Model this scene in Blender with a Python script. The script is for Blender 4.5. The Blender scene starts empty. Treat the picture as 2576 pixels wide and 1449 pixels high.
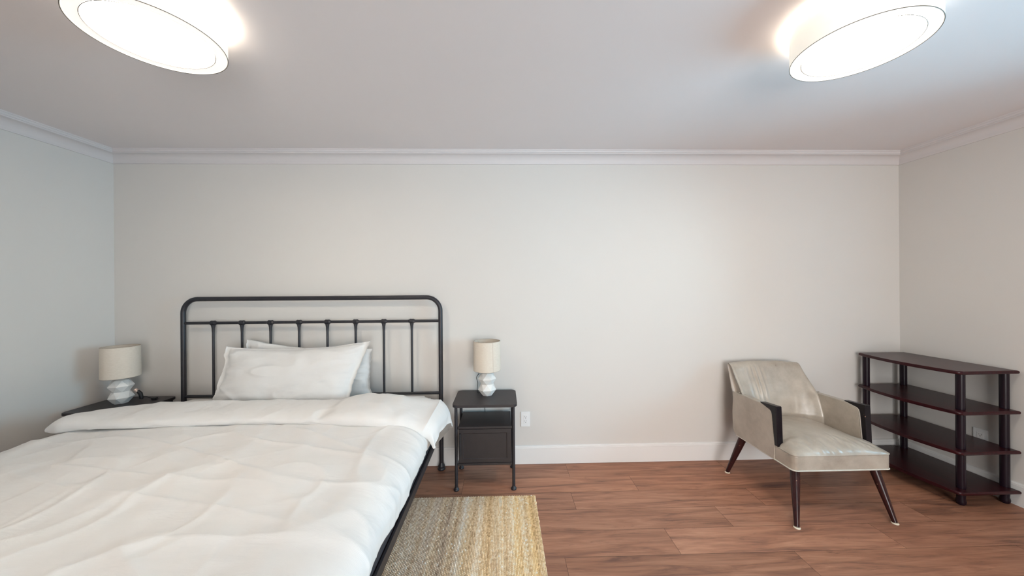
import bpy, bmesh, math, random
from math import sin, cos, pi, radians, atan2, sqrt, exp
from mathutils import Vector, Matrix, noise

sc = bpy.context.scene
C = sc.collection
rnd = random.Random(7)

# ------------------------------------------------------------------ camera
H = 1.39
cam = bpy.data.cameras.new('camera')
co = bpy.data.objects.new('camera', cam); C.objects.link(co)
cam.sensor_width = 36.0
cam.lens = 868.0 / 2576.0 * 36.0
cam.shift_y = -3.5 / 2576.0
cam.clip_start = 0.02
co.matrix_world = (Matrix.Translation((0, 0, H)) @ Matrix.Rotation(radians(-1.46), 4, 'Z')
                   @ Matrix.Rotation(radians(90), 4, 'X') @ Matrix.Rotation(radians(-0.41), 4, 'Z'))
sc.camera = co

# ------------------------------------------------------------------ view + world
vs = sc.view_settings
vs.view_transform = 'Standard'; vs.look = 'None'; vs.gamma = 1.0; vs.use_curve_mapping = False
vs.exposure = 0.04
LAMP = 36.0
DAY = 92.0
REAR_FILL = 160.0
w = bpy.data.worlds.new('sky'); sc.world = w; w.use_nodes = True
w.node_tree.nodes['Background'].inputs[0].default_value = (0.62, 0.80, 1.0, 1)
w.node_tree.nodes['Background'].inputs[1].default_value = 1.2

CEIL = 2.44; D = 2.709; HEAD = radians(1.3)
XL = -2.966; XR = 3.203; YB = -2.6
def wallx(x0, y): return x0 + (y - D) * math.tan(HEAD if x0 < 0 else radians(-0.8))

def area(name, loc, rot, sx, sy, power, col):
    l = bpy.data.lights.new(name, 'AREA'); l.shape = 'RECTANGLE'; l.size = sx; l.size_y = sy
    l.energy = power; l.color = col
    o = bpy.data.objects.new(name, l); C.objects.link(o); o.location = loc; o.rotation_euler = rot
    return o
# side window centre y 1.05, z 1.45 ; unseen rear window, added for fill, centre x 1.2
area('daylight_side', (wallx(XR, 0.95) + 0.16, 0.95, 1.42), (0, radians(90), 0), 1.35, 1.5, DAY, (0.32, 0.74, 1.0))
area('rear_fill', (1.0, YB - 0.16, 1.10), (radians(90), 0, 0), 2.2, 2.1, REAR_FILL, (1.0, 0.97, 0.93))

# ------------------------------------------------------------------ materials
def nodes(m):
    m.use_nodes = True
    nt = m.node_tree; return nt, nt.nodes, nt.links, nt.nodes['Principled BSDF']
def mat(name, col, rough=0.6, metal=0.0, spec=0.5, n_scale=None, n_amt=0.06, bump=0.0, b_scale=200, coord='Object', sheen=0.0, coat=0.0):
    m = bpy.data.materials.new(name); nt, N, L, b = nodes(m)
    b.inputs['Roughness'].default_value = rough; b.inputs['Metallic'].default_value = metal
    b.inputs['Specular IOR Level'].default_value = spec
    if sheen: b.inputs['Sheen Weight'].default_value = sheen
    if coat:
        b.inputs['Coat Weight'].default_value = coat; b.inputs['Coat Roughness'].default_value = 0.15
    tc = N.new('ShaderNodeTexCoord')
    nz = N.new('ShaderNodeTexNoise'); nz.inputs['Scale'].default_value = n_scale or 8; nz.inputs['Detail'].default_value = 4
    L.new(tc.outputs[coord], nz.inputs['Vector'])
    cr = N.new('ShaderNodeValToRGB')
    a = 1 - n_amt; c = 1 + n_amt
    cr.color_ramp.elements[0].position = 0.3; cr.color_ramp.elements[1].position = 0.7
    cr.color_ramp.elements[0].color = (col[0]*a, col[1]*a, col[2]*a, 1)
    cr.color_ramp.elements[1].color = (min(1, col[0]*c), min(1, col[1]*c), min(1, col[2]*c), 1)
    L.new(nz.outputs['Fac'], cr.inputs['Fac']); L.new(cr.outputs['Color'], b.inputs['Base Color'])
    if bump:
        n2 = N.new('ShaderNodeTexNoise'); n2.inputs['Scale'].default_value = b_scale; n2.inputs['Detail'].default_value = 3
        L.new(tc.outputs[coord], n2.inputs['Vector'])
        bp = N.new('ShaderNodeBump'); bp.inputs['Strength'].default_value = bump; bp.inputs['Distance'].default_value = 0.002
        L.new(n2.outputs['Fac'], bp.inputs['Height']); L.new(bp.outputs['Normal'], b.inputs['Normal'])
    return m

M = {}
M['wall'] = mat('wall_paint', (0.68, 0.655, 0.625), 0.75, spec=0.25, n_scale=1.5, n_amt=0.008, bump=0.05, b_scale=260)
M['ceiling'] = mat('ceiling_paint', (0.78, 0.735, 0.735), 0.85, spec=0.15, n_scale=1.5, n_amt=0.01, bump=0.05, b_scale=220)
M['trim'] = mat('trim_paint', (0.80, 0.79, 0.775), 0.4, spec=0.4, n_scale=3, n_amt=0.01)
M['black_metal'] = mat('black_metal', (0.022, 0.021, 0.026), 0.42, spec=0.5, n_scale=30, n_amt=0.15, bump=0.04, b_scale=500)
M['dark_panel'] = mat('dark_panel', (0.024, 0.018, 0.020), 0.45, spec=0.5, n_scale=30, n_amt=0.08, bump=0.05, b_scale=600)
M['rail_fabric'] = mat('dark_base_fabric', (0.05, 0.046, 0.052), 0.7, spec=0.3, n_scale=60, n_amt=0.15, bump=0.2, b_scale=700)
M['ceramic'] = mat('white_ceramic', (0.80, 0.78, 0.75), 0.3, spec=0.5, n_scale=6, n_amt=0.03)
M['crown'] = mat('crown_paint', (0.68, 0.645, 0.645), 0.5, spec=0.3, n_scale=3, n_amt=0.01)
M['plastic'] = mat('white_plastic', (0.82, 0.82, 0.82), 0.35, spec=0.5, n_scale=6, n_amt=0.01)
M['slot'] = mat('socket_slot', (0.05, 0.045, 0.045), 0.6)
M['cord'] = mat('black_rubber', (0.012, 0.011, 0.012), 0.5)
M['copper'] = mat('warm_metal', (0.62, 0.46, 0.38), 0.4, metal=0.3)
M['chrome'] = mat('chrome_cap', (0.7, 0.7, 0.7), 0.15, metal=1.0)
M['piping'] = mat('pale_piping', (0.62, 0.60, 0.53), 0.45, spec=0.5, n_scale=40, n_amt=0.08)
M['glide'] = mat('glide', (0.75, 0.68, 0.55), 0.5, n_scale=40, n_amt=0.08)
M['lamp_metal'] = mat('lamp_trim', (0.16, 0.13, 0.10), 0.5, metal=0.2)

def cloth_mat(name, col, weave=900, wr=0.25):
    m = bpy.data.materials.new(name); nt, N, L, b = nodes(m)
    b.inputs['Roughness'].default_value = 0.9; b.inputs['Specular IOR Level'].default_value = 0.15
    b.inputs['Sheen Weight'].default_value = 0.15
    tc = N.new('ShaderNodeTexCoord')
    wx = N.new('ShaderNodeTexWave'); wx.wave_type = 'BANDS'; wx.bands_direction = 'X'; wx.inputs['Scale'].default_value = weave / 12; wx.inputs['Distortion'].default_value = 0.6
    wy = N.new('ShaderNodeTexWave'); wy.wave_type = 'BANDS'; wy.bands_direction = 'Y'; wy.inputs['Scale'].default_value = weave / 12; wy.inputs['Distortion'].default_value = 0.6
    L.new(tc.outputs['Object'], wx.inputs['Vector']); L.new(tc.outputs['Object'], wy.inputs['Vector'])
    nz = N.new('ShaderNodeTexNoise'); nz.inputs['Scale'].default_value = 5; nz.inputs['Detail'].default_value = 6; nz.inputs['Distortion'].default_value = 1.5
    mp = N.new('ShaderNodeMapping'); mp.inputs['Rotation'].default_value = (0, 0, 0.7); mp.inputs['Scale'].default_value = (1, 3.2, 1)
    L.new(tc.outputs['Object'], mp.inputs['Vector']); L.new(mp.outputs['Vector'], nz.inputs['Vector'])
    mx = N.new('ShaderNodeMath'); mx.operation = 'ADD'
    L.new(wx.outputs['Fac'], mx.inputs[0]); L.new(wy.outputs['Fac'], mx.inputs[1])
    b1 = N.new('ShaderNodeBump'); b1.inputs['Strength'].default_value = 0.12; b1.inputs['Distance'].default_value = 0.0006
    L.new(mx.outputs[0], b1.inputs['Height'])
    b2 = N.new('ShaderNodeBump'); b2.inputs['Strength'].default_value = wr; b2.inputs['Distance'].default_value = 0.02
    L.new(nz.outputs['Fac'], b2.inputs['Height']); L.new(b1.outputs['Normal'], b2.inputs['Normal'])
    L.new(b2.outputs['Normal'], b.inputs['Normal'])
    cr = N.new('ShaderNodeValToRGB'); cr.color_ramp.elements[0].color = (col[0]*.97, col[1]*.97, col[2]*.97, 1)
    cr.color_ramp.elements[1].color = (*col, 1)
    L.new(nz.outputs['Fac'], cr.inputs['Fac']); L.new(cr.outputs['Color'], b.inputs['Base Color'])
    return m
M['cotton'] = cloth_mat('white_cotton', (0.80, 0.78, 0.76), 900, 0.13)
M['pillow_cotton'] = cloth_mat('pillow_cotton', (0.72, 0.71, 0.695), 900, 0.13)

# lamp shade linen
def linen():
    m = bpy.data.materials.new('linen_shade'); nt, N, L, b = nodes(m)
    b.inputs['Roughness'].default_value = 0.9; b.inputs['Specular IOR Level'].default_value = 0.1
    tc = N.new('ShaderNodeTexCoord'); mp = N.new('ShaderNodeMapping'); mp.inputs['Scale'].default_value = (1, 1, 12)
    nz = N.new('ShaderNodeTexNoise'); nz.inputs['Scale'].default_value = 60; nz.inputs['Detail'].default_value = 5
    L.new(tc.outputs['Object'], mp.inputs['Vector']); L.new(mp.outputs['Vector'], nz.inputs['Vector'])
    cr = N.new('ShaderNodeValToRGB'); cr.color_ramp.elements[0].position = .3; cr.color_ramp.elements[1].position = .7
    cr.color_ramp.elements[0].color = (0.66, 0.58, 0.49, 1); cr.color_ramp.elements[1].color = (0.76, 0.69, 0.60, 1)
    L.new(nz.outputs['Fac'], cr.inputs['Fac']); L.new(cr.outputs['Color'], b.inputs['Base Color'])
    bp = N.new('ShaderNodeBump'); bp.inputs['Strength'].default_value = .15; bp.inputs['Distance'].default_value = .001
    L.new(nz.outputs['Fac'], bp.inputs['Height']); L.new(bp.outputs['Normal'], b.inputs['Normal'])
    return m
M['linen'] = linen()

def leather():
    m = bpy.data.materials.new('taupe_leather'); nt, N, L, b = nodes(m)
    b.inputs['Roughness'].default_value = 0.36; b.inputs['Specular IOR Level'].default_value = 0.8
    tc = N.new('ShaderNodeTexCoord')
    nz = N.new('ShaderNodeTexNoise'); nz.inputs['Scale'].default_value = 7; nz.inputs['Detail'].default_value = 8; nz.inputs['Roughness'].default_value = .65
    L.new(tc.outputs['Object'], nz.inputs['Vector'])
    cr = N.new('ShaderNodeValToRGB'); cr.color_ramp.elements[0].position = .32; cr.color_ramp.elements[1].position = .68
    cr.color_ramp.elements[0].color = (0.35, 0.30, 0.245, 1); cr.color_ramp.elements[1].color = (0.50, 0.445, 0.375, 1)
    L.new(nz.outputs['Fac'], cr.inputs['Fac']); L.new(cr.outputs['Color'], b.inputs['Base Color'])
    vo = N.new('ShaderNodeTexNoise'); vo.inputs['Scale'].default_value = 320; vo.inputs['Detail'].default_value = 2
    L.new(tc.outputs['Object'], vo.inputs['Vector'])
    bp = N.new('ShaderNodeBump'); bp.inputs['Strength'].default_value = .12; bp.inputs['Distance'].default_value = .0008
    L.new(vo.outputs['Fac'], bp.inputs['Height'])
    b2 = N.new('ShaderNodeBump'); b2.inputs['Strength'].default_value = .25; b2.inputs['Distance'].default_value = .01
    L.new(nz.outputs['Fac'], b2.inputs['Height']); L.new(bp.outputs['Normal'], b2.inputs['Normal']); L.new(b2.outputs['Normal'], b.inputs['Normal'])
    rr = N.new('ShaderNodeMapRange'); rr.inputs['To Min'].default_value = .22; rr.inputs['To Max'].default_value = .40
    L.new(nz.outputs['Fac'], rr.inputs['Value']); L.new(rr.outputs['Result'], b.inputs['Roughness'])
    return m
M['leather'] = leather()

def wood_dark(name, c0, c1, rough, stretch=(1, 9, 9), coat=0.3, wear=False):
    m = bpy.data.materials.new(name); nt, N, L, b = nodes(m)
    b.inputs['Specular IOR Level'].default_value = 0.3; b.inputs['Roughness'].default_value = rough; b.inputs['Coat Weight'].default_value = coat; b.inputs['Coat Roughness'].default_value = 0.12
    tc = N.new('ShaderNodeTexCoord'); mp = N.new('ShaderNodeMapping'); mp.inputs['Scale'].default_value = stretch
    nz = N.new('ShaderNodeTexNoise'); nz.inputs['Scale'].default_value = 6; nz.inputs['Detail'].default_value = 8; nz.inputs['Distortion'].default_value = .5
    L.new(tc.outputs['Object'], mp.inputs['Vector']); L.new(mp.outputs['Vector'], nz.inputs['Vector'])
    cr = N.new('ShaderNodeValToRGB'); cr.color_ramp.elements[0].position = .3; cr.color_ramp.elements[1].position = .7
    cr.color_ramp.elements[0].color = (*c0, 1); cr.color_ramp.elements[1].color = (*c1, 1)
    L.new(nz.outputs['Fac'], cr.inputs['Fac'])
    if wear:
        n2 = N.new('ShaderNodeTexNoise'); n2.inputs['Scale'].default_value = 55; n2.inputs['Detail'].default_value = 3
        L.new(tc.outputs['Object'], n2.inputs['Vector'])
        r2 = N.new('ShaderNodeValToRGB'); r2.color_ramp.elements[0].position = .71; r2.color_ramp.elements[1].position = .74
        L.new(n2.outputs['Fac'], r2.inputs['Fac'])
        mx = N.new('ShaderNodeMix'); mx.data_type = 'RGBA'
        L.new(r2.outputs['Color'], mx.inputs['Factor']); L.new(cr.outputs['Color'], mx.inputs['A']); mx.inputs['B'].default_value = (.35, .2, .14, 1)
        L.new(mx.outputs['Result'], b.inputs['Base Color'])
    else:
        L.new(cr.outputs['Color'], b.inputs['Base Color'])
    return m
M['cherry'] = wood_dark('dark_cherry', (0.020, 0.0035, 0.006), (0.045, 0.006, 0.009), 0.30, (9, 1, 9), .0)
M['cherry_post'] = wood_dark('dark_cherry_post', (0.008, 0.004, 0.009), (0.014, 0.006, 0.011), 0.3, (9, 9, 1), .0)
M['ebony'] = wood_dark('ebony_arm', (0.004, 0.003, 0.005), (0.009, 0.006, 0.009), 0.25, (9, 9, 1), .0, wear=True)
M['leg_wood'] = wood_dark('walnut_leg', (0.018, 0.005, 0.006), (0.045, 0.011, 0.010), 0.28, (9, 9, 1), .1, wear=True)

def emis(name, col, strength, base=0.8):
    m = bpy.data.materials.new(name); nt, N, L, b = nodes(m)
    b.inputs['Base Color'].default_value = (base, base * .97, base * .92, 1); b.inputs['Roughness'].default_value = .7
    tc = N.new('ShaderNodeTexCoord'); nz = N.new('ShaderNodeTexNoise'); nz.inputs['Scale'].default_value = 40
    L.new(tc.outputs['Object'], nz.inputs['Vector'])
    mr = N.new('ShaderNodeMapRange'); mr.inputs['To Min'].default_value = strength * .99; mr.inputs['To Max'].default_value = strength * 1.01
    L.new(nz.outputs['Fac'], mr.inputs['Value']); L.new(mr.outputs['Result'], b.inputs['Emission Strength'])
    b.inputs['Emission Color'].default_value = (*col, 1)
    return m
M['diffuser'] = emis('lit_diffuser', (1.0, 0.87, 0.70), LAMP)
M['rim'] = emis('lit_shade_underside', (1.0, 0.95, 0.90), 0.66)
M['shade'] = emis('lit_fabric_shade', (1.0, 0.93, 0.80), 0.52)
M['bulb'] = emis('lit_bulb', (1.0, 0.88, 0.72), 75)

def glass():
    m = bpy.data.materials.new('window_glass'); m.use_nodes = True; nt = m.node_tree; N = nt.nodes; L = nt.links
    N.remove(N['Principled BSDF'])
    t = N.new('ShaderNodeBsdfTransparent'); g = N.new('ShaderNodeBsdfGlossy'); g.inputs['Roughness'].default_value = 0.02
    fr = N.new('ShaderNodeFresnel'); mx = N.new('ShaderNodeMixShader')
    L.new(fr.outputs[0], mx.inputs[0]); L.new(t.outputs[0], mx.inputs[1]); L.new(g.outputs[0], mx.inputs[2])
    L.new(mx.outputs[0], N['Material Output'].inputs[0]); return m
M['glass'] = glass()

def floor_mat():
    m = bpy.data.materials.new('plank_floor'); nt, N, L, b = nodes(m)
    at = N.new('ShaderNodeAttribute'); at.attribute_name = 'plank'
    sep = N.new('ShaderNodeSeparateColor'); L.new(at.outputs['Color'], sep.inputs[0])
    tc = N.new('ShaderNodeTexCoord')
    off = N.new('ShaderNodeVectorMath'); off.operation = 'MULTIPLY_ADD'
    L.new(at.outputs['Color'], off.inputs[0]); off.inputs[1].default_value = (13, 17, 11); L.new(tc.outputs['Object'], off.inputs[2])
    mp = N.new('ShaderNodeMapping'); mp.inputs['Scale'].default_value = (1.0, 9.0, 1); L.new(off.outputs[0], mp.inputs['Vector'])
    n1 = N.new('ShaderNodeTexNoise'); n1.inputs['Scale'].default_value = 2.3; n1.inputs['Detail'].default_value = 9; n1.inputs['Roughness'].default_value = .62; n1.inputs['Distortion'].default_value = .9
    L.new(mp.outputs[0], n1.inputs['Vector'])
    mp2 = N.new('ShaderNodeMapping'); mp2.inputs['Scale'].default_value = (2.0, 60.0, 1); L.new(off.outputs[0], mp2.inputs['Vector'])
    n2 = N.new('ShaderNodeTexNoise'); n2.inputs['Scale'].default_value = 3; n2.inputs['Detail'].default_value = 6; L.new(mp2.outputs[0], n2.inputs['Vector'])
    cr = N.new('ShaderNodeValToRGB'); e = cr.color_ramp.elements
    e[0].position = .26; e[0].color = (0.150, 0.072, 0.052, 1); e[1].position = .72; e[1].color = (0.475, 0.238, 0.148, 1)
    k = cr.color_ramp.elements.new(.48); k.color = (0.352, 0.161, 0.097, 1)
    L.new(n1.outputs['Fac'], cr.inputs['Fac'])
    # fine grain
    mr = N.new('ShaderNodeMapRange'); mr.inputs['From Min'].default_value = .3; mr.inputs['From Max'].default_value = .7
    mr.inputs['To Min'].default_value = .86; mr.inputs['To Max'].default_value = 1.12; L.new(n2.outputs['Fac'], mr.inputs['Value'])
    # plank tone
    mt = N.new('ShaderNodeMapRange'); mt.inputs['To Min'].default_value = .84; mt.inputs['To Max'].default_value = 1.18; L.new(sep.outputs[0], mt.inputs['Value'])
    mu = N.new('ShaderNodeMath'); mu.operation = 'MULTIPLY'; L.new(mr.outputs[0], mu.inputs[0]); L.new(mt.outputs[0], mu.inputs[1])
    # dark streaks / knots
    mp3 = N.new('ShaderNodeMapping'); mp3.inputs['Scale'].default_value = (2.2, 14.0, 1); L.new(off.outputs[0], mp3.inputs['Vector'])
    n3 = N.new('ShaderNodeTexNoise'); n3.inputs['Scale'].default_value = 1.7; n3.inputs['Detail'].default_value = 7; n3.inputs['Roughness'].default_value = .7; n3.inputs['Distortion'].default_value = 1.2
    L.new(mp3.outputs[0], n3.inputs['Vector'])
    c3 = N.new('ShaderNodeValToRGB'); c3.color_ramp.elements[0].position = .27; c3.color_ramp.elements[0].color = (.55, .55, .58, 1); c3.color_ramp.elements[1].position = .40; c3.color_ramp.elements[1].color = (1, 1, 1, 1)
    L.new(n3.outputs['Fac'], c3.inputs['Fac'])
    v1 = N.new('ShaderNodeVectorMath'); v1.operation = 'SCALE'; L.new(cr.outputs['Color'], v1.inputs[0]); L.new(mu.outputs[0], v1.inputs['Scale'])
    v2 = N.new('ShaderNodeVectorMath'); v2.operation = 'MULTIPLY'; L.new(v1.outputs[0], v2.inputs[0]); L.new(c3.outputs['Color'], v2.inputs[1])
    # hue variation: some planks greyer
    mxc = N.new('ShaderNodeMix'); mxc.data_type = 'RGBA'; mxc.blend_type = 'MIX'
    mg = N.new('ShaderNodeMapRange'); mg.inputs['To Min'].default_value = 0; mg.inputs['To Max'].default_value = .35; L.new(sep.outputs[1], mg.inputs['Value'])
    bw = N.new('ShaderNodeVectorMath'); bw.operation = 'MULTIPLY'; L.new(v2.outputs[0], bw.inputs[0]); bw.inputs[1].default_value = (.88, 1.03, 1.2)
    L.new(mg.outputs[0], mxc.inputs['Factor']); L.new(v2.outputs[0], mxc.inputs['A']); L.new(bw.outputs[0], mxc.inputs['B'])
    L.new(mxc.outputs['Result'], b.inputs['Base Color'])
    b.inputs['Roughness'].default_value = .46; b.inputs['Specular IOR Level'].default_value = .32
    bp = N.new('ShaderNodeBump'); bp.inputs['Strength'].default_value = .15; bp.inputs['Distance'].default_value = .001
    L.new(n2.outputs['Fac'], bp.inputs['Height']); L.new(bp.outputs['Normal'], b.inputs['Normal'])
    return m
M['floor'] = floor_mat()
M['gap'] = mat('plank_gap', (0.10, 0.055, 0.04), .8)

def rug_mat():
    m = bpy.data.materials.new('jute'); nt, N, L, b = nodes(m)
    at = N.new('ShaderNodeAttribute'); at.attribute_name = 'bead_tone'; sep = N.new('ShaderNodeSeparateColor'); L.new(at.outputs['Color'], sep.inputs[0])
    ramps = []
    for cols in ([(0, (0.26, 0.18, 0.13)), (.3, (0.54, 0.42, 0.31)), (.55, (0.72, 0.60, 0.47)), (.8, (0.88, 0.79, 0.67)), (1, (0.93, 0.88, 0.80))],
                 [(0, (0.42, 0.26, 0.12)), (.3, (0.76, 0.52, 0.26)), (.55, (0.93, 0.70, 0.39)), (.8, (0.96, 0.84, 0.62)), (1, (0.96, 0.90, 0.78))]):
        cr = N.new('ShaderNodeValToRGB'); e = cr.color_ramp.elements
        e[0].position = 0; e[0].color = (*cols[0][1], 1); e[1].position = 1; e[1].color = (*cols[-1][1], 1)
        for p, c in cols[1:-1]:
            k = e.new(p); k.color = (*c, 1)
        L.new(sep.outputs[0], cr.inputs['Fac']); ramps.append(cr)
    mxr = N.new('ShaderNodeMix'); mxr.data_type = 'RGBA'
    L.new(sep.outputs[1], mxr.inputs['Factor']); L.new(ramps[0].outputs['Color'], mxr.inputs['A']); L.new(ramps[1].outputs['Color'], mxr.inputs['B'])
    tc = N.new('ShaderNodeTexCoord'); nz = N.new('ShaderNodeTexNoise'); nz.inputs['Scale'].default_value = 300; nz.inputs['Detail'].default_value = 3
    L.new(tc.outputs['Object'], nz.inputs['Vector'])
    bp = N.new('ShaderNodeBump'); bp.inputs['Strength'].default_value = .5; bp.inputs['Distance'].default_value = .001
    L.new(nz.outputs['Fac'], bp.inputs['Height']); L.new(bp.outputs['Normal'], b.inputs['Normal'])
    L.new(mxr.outputs['Result'], b.inputs['Base Color']); b.inputs['Roughness'].default_value = .95; b.inputs['Specular IOR Level'].default_value = .1
    return m
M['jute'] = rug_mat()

# ------------------------------------------------------------------ helpers
def thing(name, loc, label, cat, group=None):
    o = bpy.data.objects.new(name, None); C.objects.link(o); o.location = loc; o.empty_display_size = .1
    o['label'] = label; o['category'] = cat
    if group: o['group'] = group
    return o
def worldloc(o):
    v = Vector(o.location)
    while o.parent: o = o.parent; v += Vector(o.location)
    return v
def obj(name, bm, m, parent=None, smooth=None, origin=None, label=None):
    """bm is in world coordinates; the object's own origin is 0 relative to its parent unless origin given"""
    me = bpy.data.meshes.new(name)
    if isinstance(bm, bmesh.types.BMesh):
        bmesh.ops.recalc_face_normals(bm, faces=bm.faces)
        bm.to_mesh(me); bm.free()
    else:
        me.from_pydata(bm[0], [], bm[1])
    base = worldloc(parent) if parent else Vector(origin or (0, 0, 0))
    me.transform(Matrix.Translation(-base))
    me.materials.append(m)
    o = bpy.data.objects.new(name, me); C.objects.link(o)
    if parent: o.parent = parent
    else: o.location = base
    if smooth is not None:
        for p in me.polygons: p.use_smooth = True
        if smooth < 179:
            me.set_sharp_from_angle(angle=radians(smooth))
            wn = o.modifiers.new('weighted', 'WEIGHTED_NORMAL'); wn.keep_sharp = True
    if label: o['label'] = label
    return o
def struct(name, bm, m, smooth=None):
    o = obj(name, bm, m, None, smooth); o['kind'] = 'structure'; return o
def dup(root, loc, label=None):
    def cp(o, par):
        c = o.copy(); C.objects.link(c); c.parent = par
        for ch in [x for x in kids if x.parent is o]: cp(ch, c)
        return c
    kids = list(root.children_recursive)
    r = root.copy(); C.objects.link(r); r.location = loc
    for ch in root.children: cp(ch, r)
    if label: r['label'] = label
    return r

def box(bm, lo, hi, bev=0.0, seg=2, rot=None):
    vs_ = [bm.verts.new((x, y, z)) for x in (lo[0], hi[0]) for y in (lo[1], hi[1]) for z in (lo[2], hi[2])]
    idx = [(0, 1, 3, 2), (4, 6, 7, 5), (0, 4, 5, 1), (2, 3, 7, 6), (0, 2, 6, 4), (1, 5, 7, 3)]
    fs = [bm.faces.new([vs_[i] for i in f]) for f in idx]
    if bev:
        es = list({e for f in fs for e in f.edges})
        bmesh.ops.bevel(bm, geom=es, offset=bev, segments=seg, profile=.7, affect='EDGES')
    return bm
def tube(bm, pts, r, seg=16, cap=True):
    pts = [Vector(p) for p in pts]; n = len(pts)
    rs = r if isinstance(r, (list, tuple)) else [r] * n
    rings = []; up = None
    for i, p in enumerate(pts):
        t = (pts[min(i + 1, n - 1)] - pts[max(i - 1, 0)]).normalized()
        if up is None:
            up = Vector((0, 0, 1)) if abs(t.z) < .9 else Vector((0, 1, 0))
        a = t.cross(up).normalized(); up = a.cross(t).normalized()
        rings.append([bm.verts.new(p + (a * cos(2 * pi * k / seg) + up * sin(2 * pi * k / seg)) * rs[i]) for k in range(seg)])
    for i in range(n - 1):
        for k in range(seg):
            bm.faces.new((rings[i][k], rings[i][(k + 1) % seg], rings[i + 1][(k + 1) % seg], rings[i + 1][k]))
    if cap:
        bm.faces.new(rings[0][::-1]); bm.faces.new(rings[-1])
    return bm
def smooth_pts(p, n=6):
    p = [Vector(q) for q in p]; out = []
    for i in range(len(p) - 1):
        a, b, c, d = p[max(i - 1, 0)], p[i], p[i + 1], p[min(i + 2, len(p) - 1)]
        for k in range(n):
            t = k / n; out.append(.5 * ((2 * b) + (c - a) * t + (2 * a - 5 * b + 4 * c - d) * t * t + (3 * b - a - 3 * c + d) * t ** 3))
    return out + [p[-1]]
def lathe(bm, prof, c, seg=32, closed=False):
    rings = []
    for r, z in prof:
        if r < 1e-5: rings.append([bm.verts.new((c[0], c[1], c[2] + z))])
        else: rings.append([bm.verts.new((c[0] + r * cos(2 * pi * k / seg), c[1] + r * sin(2 * pi * k / seg), c[2] + z)) for k in range(seg)])
    pairs = list(zip(rings[:-1], rings[1:]))
    if closed: pairs.append((rings[-1], rings[0]))
    for a, b in pairs:
        for k in range(seg):
            k2 = (k + 1) % seg
            if len(a) == 1 and len(b) == 1: continue
            if len(a) == 1: bm.faces.new((a[0], b[k], b[k2]))
            elif len(b) == 1: bm.faces.new((a[k], a[k2], b[0]))
            else: bm.faces.new((a[k], a[k2], b[k2], b[k]))
    return bm
def prism(bm, outline, z0, z1, bev=0.0, seg=3):
    bot = [bm.verts.new((x, y, z0)) for x, y in outline]; top = [bm.verts.new((x, y, z1)) for x, y in outline]
    n = len(outline); f1 = bm.faces.new(bot[::-1]); f2 = bm.faces.new(top)
    for k in range(n): bm.faces.new((bot[k], bot[(k + 1) % n], top[(k + 1) % n], top[k]))
    if bev:
        bmesh.ops.bevel(bm, geom=list(f1.edges) + list(f2.edges), offset=bev, segments=seg, profile=.5, affect='EDGES')
    return bm
def rrect(x0, y0, x1, y1, r, n=6):
    out = []
    for cx, cy, a0 in ((x1 - r, y0 + r, -90), (x1 - r, y1 - r, 0), (x0 + r, y1 - r, 90), (x0 + r, y0 + r, 180)):
        for k in range(n + 1):
            a = radians(a0 + 90 * k / n); out.append((cx + r * cos(a), cy + r * sin(a)))
    return out
def grid_mesh(P, nu, nv, wrap_v=False):
    """P[i][j] -> (verts, faces)"""
    verts = [tuple(P[i][j]) for i in range(nu) for j in range(nv)]
    faces = []
    for i in range(nu - 1):
        for j in range(nv if wrap_v else nv - 1):
            j2 = (j + 1) % nv
            faces.append((i * nv + j, (i + 1) * nv + j, (i + 1) * nv + j2, i * nv + j2))
    return verts, faces
def ss(a, b, x):
    t = max(0., min(1., (x - a) / (b - a))); return t * t * (3 - 2 * t)
def lerp(a, b, t): return a + (b - a) * t
def fbm(x, y, z=0.): return noise.fractal((x, y, z), 1.0, 2.0, 4)

# ------------------------------------------------------------------ room shell
bl = lambda y: wallx(XL, y); br = lambda y: wallx(XR, y)
T = .12
# floor: planks along X
PW = .184
rows = []
off_known = {0: .91, 1: .305, 2: .91, 3: .116, 4: .445, 5: .91, 6: .30}
ytop = 2.503 + .184
verts = []; faces = []; cols = []
def addq(x0, y0, x1, y1, z, col):
    i = len(verts); verts.extend([(x0, y0, z), (x1, y0, z), (x1, y1, z), (x0, y1, z)]); faces.append((i, i + 1, i + 2, i + 3)); cols.append(col)
known = {2.318: .91, 2.135: .445, 1.952: .116, 1.76: .91, 1.575: .305, 1.39: .75}
edges_y = [2.71, 2.687, 2.503, 2.318, 2.135, 1.952, 1.76, 1.575, 1.39]
while edges_y[-1] > YB: edges_y.append(edges_y[-1] - PW)
for y1, y0 in zip(edges_y[:-1], edges_y[1:]):
    st = known.get(round(y0, 3), None)
    if st is None: st = rnd.uniform(0, 1.2)
    x = st - 1.2 * 4
    while x < 3.4:
        a, b = max(x, -3.2), min(x + 1.2, 3.3)
        g = .0009
        if b > a + .01: addq(a + g, y0 + g, b - g, y1 - g, 0.0, (rnd.random(), rnd.random() ** 2, rnd.random()))
        x += 1.2
addq(-3.2, YB, 3.3, 2.71, -.0008, (2, 0, 0))
me = bpy.data.meshes.new('floor'); me.from_pydata(verts, [], faces)
ca = me.color_attributes.new('plank', 'FLOAT_COLOR', 'CORNER')
for p in me.polygons:
    for li in p.loop_indices: ca.data[li].color = (*[min(1, c) for c in cols[p.index]], 1)
me.materials.append(M['floor']); me.materials.append(M['gap'])
me.polygons[len(faces) - 1].material_index = 1
fo = bpy.data.objects.new('floor', me); C.objects.link(fo); fo['kind'] = 'structure'

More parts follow.
